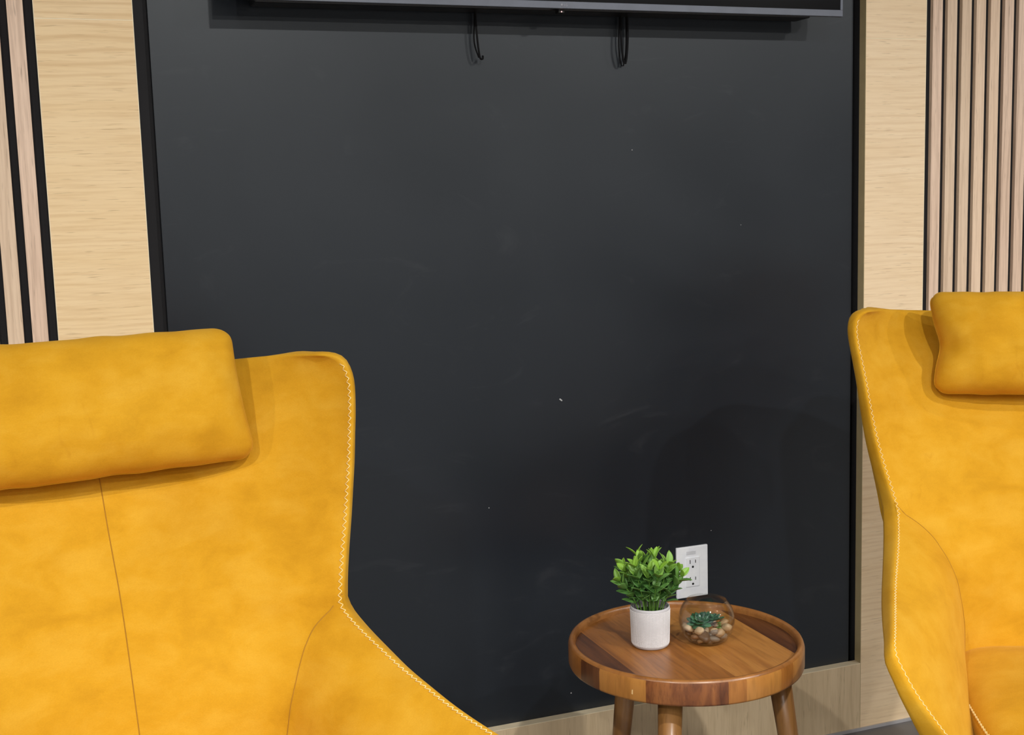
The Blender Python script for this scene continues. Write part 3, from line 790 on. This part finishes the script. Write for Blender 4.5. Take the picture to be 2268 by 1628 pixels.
# ------------------------------------------------------------------ glass bowl with pebbles and succulent
def bowl():
    random.seed(5)
    bx_, by_ = TX+.040, TY-.008
    R, zc = .0500, .0420
    t = NT('clear_glass'); t.n.remove(t.b)
    out = t.n['Material Output']
    tr = t.node('ShaderNodeBsdfTransparent'); tr.inputs[0].default_value = (.97, .98, .975, 1)
    gl = t.node('ShaderNodeBsdfGlossy'); gl.inputs['Roughness'].default_value = .01
    lw = t.node('ShaderNodeLayerWeight'); lw.inputs['Blend'].default_value = .5
    fr = t.node('ShaderNodeMath', operation='MULTIPLY_ADD'); t.link(t.math('POWER', lw.outputs['Facing'], 4.0), fr.inputs[0]); fr.inputs[1].default_value = .9; fr.inputs[2].default_value = .065
    mx = t.node('ShaderNodeMixShader'); t.link(fr.outputs[0], mx.inputs[0]); t.link(tr.outputs[0], mx.inputs[1]); t.link(gl.outputs[0], mx.inputs[2]); t.link(mx.outputs[0], out.inputs[0])
    GLASS = t.m
    prof = [(.0001, .0006), (.020, .0006), (.0245, .0012)]
    a0 = math.asin((.0024-zc)/R); a1 = math.asin((.0768-zc)/R)
    for k in range(1, 30):
        a = a0+(a1-a0)*k/29; prof.append((R*math.cos(a), zc+R*math.sin(a)))
    rim = prof[-1]; prof += [(rim[0]-.0004, rim[1]+.0010), (rim[0]-.0014, rim[1]+.0010)]
    th = .0017
    for k in range(29, 2, -1):
        a = a0+(a1-a0)*k/29; prof.append(((R-th)*math.cos(a), zc+(R-th)*math.sin(a)))
    prof += [(.018, .0042), (.0001, .0040)]
    o = lathe('glass_bowl', prof, GLASS, None, 96); o.location = (bx_, by_, TF)
    tag(o, 'round clear glass bowl of pebbles on the side table, right of the plant', 'bowl')
    # pebbles
    PB = [plain('pebble_tan', (.42, .26, .13), .55, bump=(160, .5)), plain('pebble_cream', (.55, .38, .22), .5, bump=(160, .5)), plain('pebble_brown', (.13, .075, .042), .4, bump=(160, .5)), plain('pebble_grey', (.23, .19, .15), .5, bump=(160, .5)), plain('pebble_russet', (.26, .13, .062), .45, bump=(160, .5))]
    names = ['tan', 'cream', 'dark brown', 'grey', 'russet']
    placed = []
    vdir = Vector((-.47, -.88, 0))
    right = Vector((.88, -.47, 0))
    def place(c, r, mk, label):
        bm = bmesh.new(); bmesh.ops.create_icosphere(bm, subdivisions=3, radius=1)
        sx, sy, sz = r*random.uniform(1.05, 1.25), r*random.uniform(.85, 1.0), r*random.uniform(.58, .74)
        sd = random.random()*50
        for v in bm.verts:
            n = 1+noise.noise(v.co*1.1+Vector((sd, 0, 0)))*.22
            v.co = Vector((v.co.x*sx*n, v.co.y*sy*n, v.co.z*sz*n))
        ob = fromb('pebble', bm, PB[mk], None, True)
        ob.rotation_euler = (random.uniform(-.5, .5), random.uniform(-.5, .5), random.uniform(0, 6))
        ob.location = (bx_+c.x, by_+c.y, TF+c.z); tag(ob, label, 'pebble', 'pebbles in the glass bowl')
    # front ones seen through the glass, set by (right, toward viewer, height, radius, tone, label)
    front = [(-.031, .014, .0285, .0095, 1, 'cream oval pebble at the left side of the glass bowl'),
             (-.014, .030, .0300, .0085, 1, 'cream pebble left of the large brown one in the bowl'),
             (-.006, .033, .0165, .0125, 2, 'large dark brown pebble at the front of the glass bowl'),
             (.013, .033, .0285, .0070, 3, 'small grey pebble right of the large brown one in the bowl'),
             (.023, .027, .0260, .0085, 0, 'tan oval pebble at the front right of the glass bowl'),
             (.035, .008, .0290, .0095, 1, 'cream pebble against the right side of the glass bowl'),
             (-.021, .028, .0160, .0080, 4, 'russet pebble low at the front left of the glass bowl'),
             (.014, .030, .0130, .0085, 3, 'grey pebble low at the front right of the glass bowl'),
             (.029, .016, .0150, .0085, 3, 'grey pebble low at the right of the glass bowl'),
             (-.012, .026, .0080, .0055, 0, 'small tan pebble on the bowl bottom at the front'),
             (.004, .028, .0085, .0065, 2, 'dark brown pebble on the bowl bottom at the front'),
             (.030, -.008, .0330, .0080, 0, 'tan pebble behind the cream one at the right of the bowl')]
    for (a, b, z, r, mk, lb) in front:
        c = right*a+vdir*b+Vector((0, 0, z))
        # keep inside the glass
        d = c-Vector((0, 0, zc)); lim = R-th-r*.93
        if d.length > lim: c = Vector((0, 0, zc))+d*(lim/d.length)
        placed.append((c, r)); place(c, r, mk, lb)
    tries = 0; cnt = 0
    while tries < 9000 and cnt < 26:
        tries += 1; r = random.uniform(.0058, .0088)
        c = Vector((random.uniform(-R, R), random.uniform(-R, R), random.uniform(r*.7+.004, .028)))
        d = c-Vector((0, 0, zc))
        if d.length > R-th-r*.95: continue
        if any((c-q).length < (r+s)*.83 for q, s in placed): continue
        placed.append((c, r)); cnt += 1
        mk = random.choice([0, 1, 2, 3, 3, 4])
        place(c, r, mk, 'small %s pebble among the lower layers in the glass bowl' % names[mk])
    # succulent rosettes
    sroot = empty('succulent', (bx_, by_, TF+.030)); tag(sroot, 'dark green artificial succulent lying on the pebbles in the glass bowl', 'succulent')
    t = NT('succulent_green'); g = t.node('ShaderNodeNewGeometry')
    c = t.ramp(g.outputs['Random Per Island'], [(0, (.008, .055, .030)), (.6, (.018, .10, .045)), (1, (.05, .18, .08))])
    SG = t.set(Base_Color=c, Roughness=.5)
    t = NT('sprig_green'); SG2 = t.set(Base_Color=t.ramp(t.noise(t.coord(), 120), [(.3, (.07, .20, .04)), (.7, (.16, .34, .09))]), Roughness=.5)
    def rosette(cx, cy, cz_, rad, n, tilt, mat, name, lay=4):
        V, F = [], []
        for L_ in range(lay):
            m_ = n-L_
            for k in range(m_):
                a = 2*PI*k/m_+L_*.5; el = .18+.38*L_
                ln = rad*(1-.17*L_); wd = ln*.30
                d = Vector((math.cos(a)*math.cos(el), math.sin(a)*math.cos(el), math.sin(el)))
                sd = Vector((-math.sin(a), math.cos(a), 0)); nm = sd.cross(d)*-1
                off = len(V); K = 7
                for q in range(K+1):
                    s = q/K; wq = wd*(math.sin(PI*min(1, s*.92+.06)))**.7*(1 if s < 1 else 0)
                    cc = d*(ln*s)
                    for (x_, h_) in ((-1, 0), (-.5, .45), (0, .55), (.5, .45), (1, 0), (0, -.45)):
                        V.append(cc+sd*(wq*x_)+nm*(wq*h_*.6))
                for q in range(K):
                    for i in range(6): F.append((off+q*6+i, off+q*6+(i+1) % 6, off+(q+1)*6+(i+1) % 6, off+(q+1)*6+i))
        ob = mesh(name, V, F, mat, sroot, True); ob.rotation_euler = tilt; ob.location = (cx, cy, cz_); return ob
    p = right*(-.012)+vdir*.006; rosette(p.x, p.y, .006, .026, 9, (.25, -.25, .2), SG, 'rosette')
    p = right*(.011)+vdir*(-.004); rosette(p.x, p.y, .007, .024, 9, (-.1, .3, 1.2), SG, 'rosette')
    p = right*(-.004)+vdir*(-.018); rosette(p.x, p.y, .006, .021, 8, (-.2, 0, .7), SG, 'rosette')
    p = right*(.021)+vdir*.014
    for k in range(4): rosette(p.x+k*.0004, p.y, -.004+.0042*k, .0065-.0007*k, 5, (.1, .1, k*.6), SG2, 'sprig_whorl', 2)
bowl()
